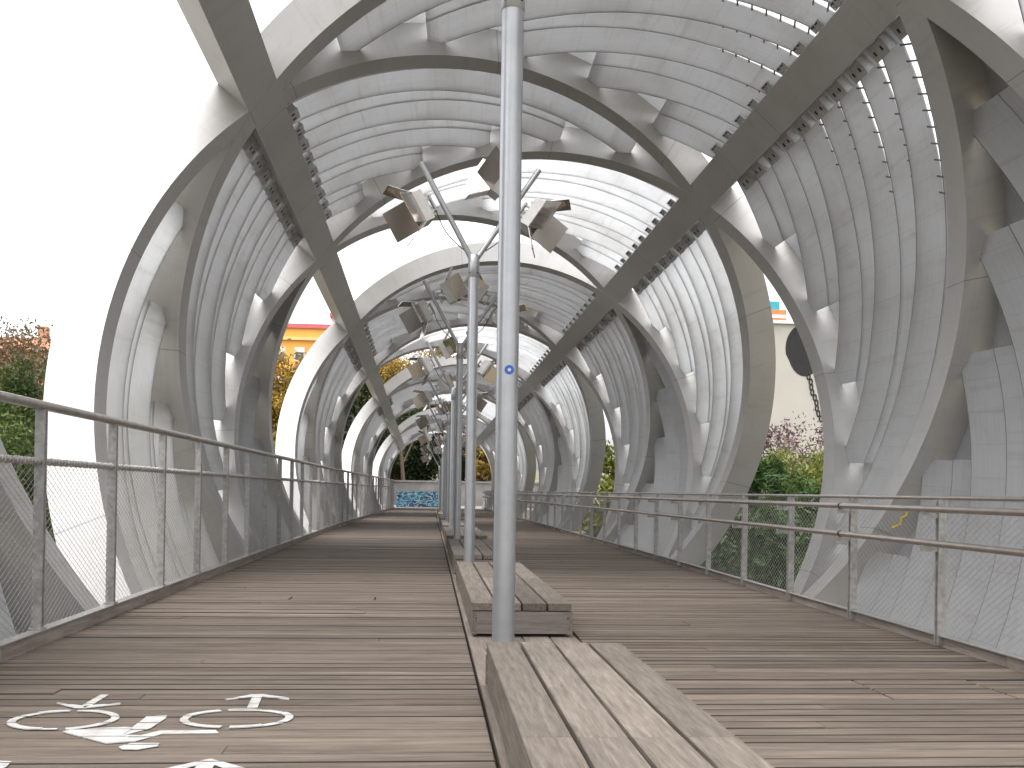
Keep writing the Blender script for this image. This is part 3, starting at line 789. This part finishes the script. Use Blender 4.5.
mb = MB(); wire_mesh(mb, lambda y: xr(y) + 0.012, 0.08, 0.99, 4.0, 53.8, 0.075, 0.60, 0.0015)
mb.build('wire_netting', M['wire'], rr_)

# ------------------------------------------------------------------ plants
def leaves(mb_v, mb_f, centres, radii, per, size, aspect=1.0, droop=0.0, tints=None, tv=None):
    for ci, (c, rr) in enumerate(zip(centres, radii)):
        p = rng.normal(0, 0.42, (per, 3)) * rr + c
        d1 = rng.normal(0, 1, (per, 3)); d1[:, 2] -= droop; d1 /= np.linalg.norm(d1, axis=1)[:, None]
        d2 = np.cross(d1, rng.normal(0, 1, (per, 3))); d2 /= np.linalg.norm(d2, axis=1)[:, None] + 1e-9
        s = size * rng.uniform(0.6, 1.35, per)[:, None]
        a = d1 * s * aspect; b = d2 * s / aspect * 0.7
        base = len(mb_v) * 4
        q = np.stack([p - a, p - b * 0.9, p + a, p + b * 0.9], 1)
        mb_v.extend(list(q))
        t0 = tints[ci]
        tv.extend(np.clip(t0 + rng.normal(0, 0.16, per), 0, 1).tolist())
def crown_mesh(name, mat, centres, radii, per, size, aspect=1.0, droop=0.0):
    qs = []; tv = []
    tints = rng.uniform(0.1, 0.9, len(centres))
    leaves(qs, None, centres, radii, per, size, aspect, droop, tints, tv)
    v = np.concatenate(qs).astype(np.float32); n = len(qs)
    me = bpy.data.meshes.new(name); me.materials.append(mat)
    me.vertices.add(len(v)); me.vertices.foreach_set('co', v.ravel())
    me.loops.add(n * 4); me.loops.foreach_set('vertex_index', np.arange(n * 4, dtype=np.int32))
    me.polygons.add(n); me.polygons.foreach_set('loop_start', np.arange(0, n * 4, 4, dtype=np.int32))
    me.update(calc_edges=True)
    at = me.attributes.new('tint', 'FLOAT', 'FACE'); at.data.foreach_set('value', tv)
    o = bpy.data.objects.new(name, me); col.objects.link(o)
    return o
def tree(loc, h, w, mat, label, cat='tree', group=None, nc=60, per=90, leaf=0.16, trunk_r=0.14, base=0.28, name='tree', shape=1.0, aspect=1.2, droop=0.0):
    """h height, w crown width; limbs lead to the clumps"""
    root = empty(name, loc, label, cat, group)
    zc = h * (base + (1 - base) / 2); rz = h * (1 - base) / 2
    cs, rs = [], []
    while len(cs) < nc:
        p = rng.uniform(-1, 1, 3)
        l = np.linalg.norm(p)
        if l > 1 or l < 0.25: continue
        taper = 1.0 if shape >= 1 else (1 - (1 - shape) * max(0, p[2] * 0.5 + 0.5))
        c = np.array([p[0] * w / 2 * taper, p[1] * w / 2 * taper, zc + p[2] * rz])
        c += rng.normal(0, 0.04 * w, 3)
        cs.append(c); rs.append(w * rng.uniform(0.11, 0.21))
    tb = MB()
    lean = rng.normal(0, 0.03 * h, 2)
    top = np.array([lean[0], lean[1], h * 0.82])
    mid = np.array([lean[0] * 0.3, lean[1] * 0.3, h * base])
    tb.tube([(0, 0, -0.3), (0, 0, h * base * 0.3), mid, (mid + top) / 2 + rng.normal(0, .02 * h, 3), top], [trunk_r * 1.35, trunk_r, trunk_r * 0.85, trunk_r * 0.5, trunk_r * 0.12], 9)
    for c in cs[::max(1, nc // 16)]:
        t = rng.uniform(0.0, 0.6); s0 = mid + (top - mid) * t
        tb.tube([s0, (s0 + c) / 2 + rng.normal(0, 0.03 * w, 3), c], [trunk_r * 0.42, trunk_r * 0.25, trunk_r * 0.06], 6)
    tb.build('trunk', M['bark'], root)
    cr = crown_mesh('crown', mat, cs, rs, per, leaf, aspect, droop); cr.parent = root
    return root
def zg(x, y): return gz(x, y) - 0.05
def T(x, y, top, w, mat, label, **kw):
    z0 = zg(x, y)
    return tree((x, y, z0), top - z0, w, M[mat], label, **kw)

# left side
T(-10.6, 25, 4.0, 3.6, 'L_green', 'bright green bushy tree just beyond the near left railing', nc=120, per=260, leaf=0.05, base=0.12)
T(-8.4, 20, 2.1, 2.8, 'L_green', 'low green shrub seen between railing and the nearest left rib', cat='shrub', name='shrub', nc=80, per=220, leaf=0.05, base=0.08)
for x, yy, tp, w, mt, l in ((-19.4, 46, 7.6, 6.5, 'L_brown', 'brown autumn tree at the left edge, below the terracotta houses'),
                            (-15.4, 44, 7.0, 5.5, 'L_brown', 'brown autumn tree touching the outer edge of the big white rib'),
                            (-16.5, 38, 4.6, 4.5, 'L_green', 'mid-green tree between the brown autumn trees and the bright green bush')):
    T(x, yy, tp, w, mt, l, group='trees beyond the left railing', nc=110, per=200, leaf=0.085, base=0.2)
for x, yy, tp, w, mt, l in ((-11.2, 62, 7.2, 5.5, 'L_ochre', 'ochre tree below the orange building, left in the gap between ribs'),
                            (-8.2, 60, 8.6, 5.0, 'L_ochre', 'ochre tree right in the gap below the orange building'),
                            (-12.2, 68, 12.0, 4.2, 'L_orange', 'orange-leaved tree rising in front of the orange building'),
                            (-9.6, 50, 3.6, 4.6, 'L_yellowgreen', 'yellow-green tree low in the gap between the left ribs')):
    T(x, yy, tp, w, mt, l, group='autumn trees in the left rib gap', nc=100, per=180, leaf=0.11, base=0.2)
T(-5.6, 66, 9.2, 5.0, 'L_dark', 'dark green tree behind the second opening of the left wall', nc=70, per=110, leaf=0.16, base=0.2)
for x, yy, tp, w, l in ((-3.6, 80, 12.2, 6.0, 'tall ochre tree seen through the roof gap, left of the poles'),
                        (0.8, 82, 12.6, 6.0, 'tall ochre tree seen through the roof gap, behind the poles'),
                        (4.6, 84, 11.6, 6.0, 'tall ochre tree seen through the roof gap, right of the poles')):
    T(x, yy, tp, w, 'L_ochre', l, group='ochre trees behind the far end', nc=120, per=220, leaf=0.10, base=0.25)
for x, yy, tp, w, l in ((-4.2, 72, 6.6, 4.6, 'dark evergreen at the left of the far opening'),
                        (-0.8, 74, 7.4, 5.0, 'dark evergreen in the middle of the far opening'),
                        (2.6, 73, 6.8, 4.6, 'dark evergreen behind the light poles at the far opening')):
    T(x, yy, tp, w, 'L_dark', l, group='dark trees behind the far wall', nc=110, per=200, leaf=0.10, base=0.22)
T(3.7, 70, 4.6, 2.4, 'L_ochre', 'small yellow tree at the right of the far opening', nc=40, per=80, leaf=0.12, base=0.2)
# leaning bare trunk at the far end
root = empty('bare_trunk', (-1.75, 66.5, 0.0), 'leaning bare trunk rising behind the far concrete wall', 'tree')
mb = MB(); mb.tube([(0, 0, -0.3), (-0.02, 0, 1.6), (-0.18, 0, 3.2), (-0.35, 0, 5.0)], [0.16, 0.14, 0.12, 0.09], 10); mb.build('trunk', M['bark'], root)
mb = MB(); mb.tube([(-0.12, 0, 2.6), (0.5, 0.1, 4.0), (0.9, 0.1, 5.0)], [0.06, 0.05, 0.03], 8); mb.build('limb', M['bark'], root)
# right side
for x, yy, tp, w, mt, l in ((9.0, 26, 2.35, 2.7, 'L_pine', 'dark green pine shrub left in the right-hand rib gap'),
                            (10.3, 25.5, 1.95, 2.3, 'L_pine', 'dark green pine shrub right in the right-hand rib gap'),
                            (11.4, 30, 3.1, 3.0, 'L_yellowgreen', 'yellow-green pine shrub above the dark ones in the right-hand gap')):
    T(x, yy, tp, w, mt, l, cat='shrub', name='pine_shrub', group='pine shrubs in the right-hand rib gap', nc=70, per=170, leaf=0.075, base=0.1, trunk_r=0.09, aspect=2.0)
for x, yy, tp, w, l in ((6.7, 19, 0.35, 3.0, 'dark shrub low behind the right netting, nearest the opening'),
                        (8.6, 21, 0.75, 3.2, 'dark shrub low behind the right netting, below the pine shrubs'),
                        (6.2, 24, 0.40, 2.8, 'dark shrub low behind the right netting, beside the tan rib flank'),
                        (7.4, 15.5, -0.35, 3.0, 'dark shrub lowest behind the right netting, beside the pale rib')):
    T(x, yy, tp, w, 'L_dark' if x > 7 else 'L_pine', l, cat='shrub', name='shrub', group='shrubs below the right railing', nc=70, per=150, leaf=0.09, base=0.06, trunk_r=0.08)
T(15.2, 41, 4.0, 4.4, 'L_purple', 'purple-leaved tree in front of the white building on the right', nc=110, per=90, leaf=0.075, base=0.22)
T(7.2, 27.5, 0.9, 2.6, 'L_dark', 'dark shrub low in the narrow slot between the far right ribs', cat='shrub', name='shrub', nc=60, per=150, leaf=0.08, base=0.08, trunk_r=0.08)
T(7.0, 31, 2.2, 2.4, 'L_green', 'green tree in the narrow slot between the far right ribs', nc=50, per=110, leaf=0.1, base=0.15)
T(7.4, 39, 3.4, 3.0, 'L_yellowgreen', 'yellow-green tree far back in the right-hand slot', nc=50, per=110, leaf=0.12, base=0.15)

# ------------------------------------------------------------------ buildings
def windows(root, x0, w, d, zs, xs_, ww, wh, face, mat='shutter'):
    for z in zs:
        for x in xs_:
            f = MB(); f.box(x - ww / 2, x + ww / 2, face - 0.05, face + 0.10, z, z + wh); fo = f.build('window', M[mat], root)
            g_ = MB(); g_.box(x - ww / 2 + 0.1, x + ww / 2 - 0.1, face - 0.075, face - 0.045, z + 0.1, z + wh * 0.62); g_.build('pane', M['glass'], fo)
def house(loc, w, d, h, wall, roof, label, cat='house', roof_h=1.6, group=None, name='house', chimney=None, gable=True):
    root = empty(name, loc, label, cat, group)
    mb = MB(); mb.box(-w / 2, w / 2, 0, d, -1, h); mb.build('wall', wall, root)
    mb = MB()
    if gable:
        o = 0.4
        v = [(-w / 2 - o, -o, h), (w / 2 + o, -o, h), (w / 2 + o, d + o, h), (-w / 2 - o, d + o, h), (-w / 2 - o, d / 2, h + roof_h), (w / 2 + o, d / 2, h + roof_h)]
        mb.add(v, [(0, 1, 5, 4), (2, 3, 4, 5), (1, 2, 5), (3, 0, 4), (3, 2, 1, 0)])
    else: mb.box(-w / 2 - 0.25, w / 2 + 0.25, -0.25, d + 0.25, h + 0.003, h + roof_h)
    ro_ = mb.build('roof', roof, root)
    if chimney is not None:
        mb = MB(); mb.box(chimney - 0.4, chimney + 0.4, d * 0.3, d * 0.3 + 0.8, h, h + roof_h + 0.9); mb.build('chimney', wall, ro_)
    return root
b = house((-12.4, 118, 0), 13, 10, 19.6, M['orange'], M['redroof'], 'orange apartment block with white shuttered windows seen through the left rib gap', 'building', 0.5, gable=False, name='apartment_building')
windows(b, 0, 13, 10, (2.2, 5.6, 9.0, 12.4, 15.8), (-5.2, -3.0, -0.8, 1.6, 4.2), 1.15, 1.6, 0)
for z in (7.9, 11.3, 14.7, 18.2):
    mb = MB(); mb.box(-6.6, 6.6, -0.35, 0.02, z, z + 0.3); mb.build('cornice', M['orange2'], b)
mb = MB(); mb.box(-3.4, 2.2, -1.2, 0.02, 14.2, 14.5); mb.box(-3.4, 2.2, -1.2, -1.1, 14.5, 15.3); mb.build('balcony', M['redroof'], b)
mb = MB(); mb.box(0.5, 6.2, 2, 9, 20.103, 21.4); mb.build('roof_storey', M['render_white'], b)
mb = MB(); mb.box(0.2, 6.5, 1.7, 9.3, 21.403, 21.8); mb.build('roof_slab', M['redroof'], b)
h1 = house((-38.6, 96, 0), 6.2, 8, 13.4, M['brick'], M['tile'], 'terracotta house with tiled roof at the far left edge', roof_h=1.7, chimney=1.6, group='terracotta houses on the left')
windows(h1, 0, 6, 8, (6, 9.4), (-1.8, 0.8), 1.0, 1.5, 0)
h2 = house((-33.2, 94, 0), 4.6, 7, 12.4, M['brick'], M['tile'], 'terracotta house beside the white rib, right of its taller neighbour', roof_h=1.9, group='terracotta houses on the left')
windows(h2, 0, 5, 7, (5.6, 8.9), (-1.2, 1.1), 1.0, 1.5, 0)
# white building with the dark painted shape
wb = empty('white_building', (23.2, 61, 0), 'white rendered building with a charcoal shape and chain painted on its blank wall', 'building')
mb = MB(); mb.box(-4.5, 9, 0, 12, -4, 11.75); mb.build('wall', M['render_white'], wb)
mb = MB(); mb.box(-4.7, 9.2, -0.2, 12.2, 11.753, 11.95); mb.build('parapet', M['shutter'], wb)
mb = MB(); mb.box(-2.9, -1.2, 1.0, 3.0, 12.75, 13.35); mb.build('roof_tank', M['teal'], wb)
mb = MB(); mb.box(-3.6, -0.9, 0.6, 3.4, 11.953, 12.745); aw = mb.build('roof_hut', M['redpanel'], wb)
mb = MB(); mb.box(-3.6, -0.9, 0.54, 0.595, 12.22, 12.42); mb.build('hut_stripe', M['shutter'], aw)
mb = MB(); n = 28; pts = []
for q in range(n):
    a = 2 * math.pi * q / n
    rx, rz_ = 1.25, (1.55 if math.sin(a) > 0 else 1.75)
    pts.append((0.1 + rx * math.cos(a) * (1.0 if math.sin(a) > -0.3 else 0.9), 10.25 + rz_ * math.sin(a)))
v = [(x, -0.02, z) for x, z in pts] + [(x, 0.01, z) for x, z in pts]
mb.add(v, [tuple(range(n))] + [(i, (i + 1) % n, n + (i + 1) % n, n + i) for i in range(n)])
mb.build('painted_shape', M['muralpaint'], wb)
mb = MB()
for q in range(9):
    c = np.array([0.35 + 0.10 * q + 0.05 * math.sin(q * 1.7), -0.03, 8.5 - 0.33 * q])
    mb.tube([c + (0.10 * math.cos(t), 0, 0.19 * math.sin(t)) for t in np.linspace(0, 2 * math.pi, 11)], 0.045, 5, cap=False)
mb.build('painted_chain', M['muralpaint'], wb)
# far end: painted low wall, concrete retaining wall, kiosk
fw_ = empty('graffiti_wall', (0, 58.5, 0), 'low wall covered in blue and turquoise graffiti beyond the end of the deck', 'wall')
mb = MB(); mb.box(-1.95, 1.6, 0, 0.25, -0.02, 0.92); w0 = mb.build('wall', M['concrete'], fw_)
mb = MB(); mb.box(-1.93, 1.58, -0.008, -0.003, 0.0, 0.90); mb.build('painted_face', M['graffiti'], w0)
cw = MB(); cw.box(-6, 8, 66, 66.5, -0.1, 1.5); cw.box(-6.05, 8.05, 65.93, 66.57, 1.503, 1.62)
tag(cw.build('retaining_wall', M['concrete']), 'grey concrete retaining wall behind the graffiti wall', 'wall')
kk = empty('kiosk', (-2.3, 75, 0), 'brown and orange kiosk under the dark trees beyond the far wall', 'kiosk')
mb = MB(); mb.box(-1.5, 1.5, 0, 2, 0, 1.95); mb.build('body', M['kioskorange'], kk)
mb = MB(); mb.box(-1.7, 1.7, -0.5, 2.2, 2.55, 2.75); mb.build('roof', M['kioskorange'], kk)
mb = MB()
for x in (-1.45, -0.2, 1.4): mb.box(x - 0.06, x + 0.06, 0.05, 0.15, 1.953, 2.547)
mb.box(-1.3, 1.3, 0.9, 1.0, 1.953, 2.547); mb.build('window_posts', M['kioskbrown'], kk)
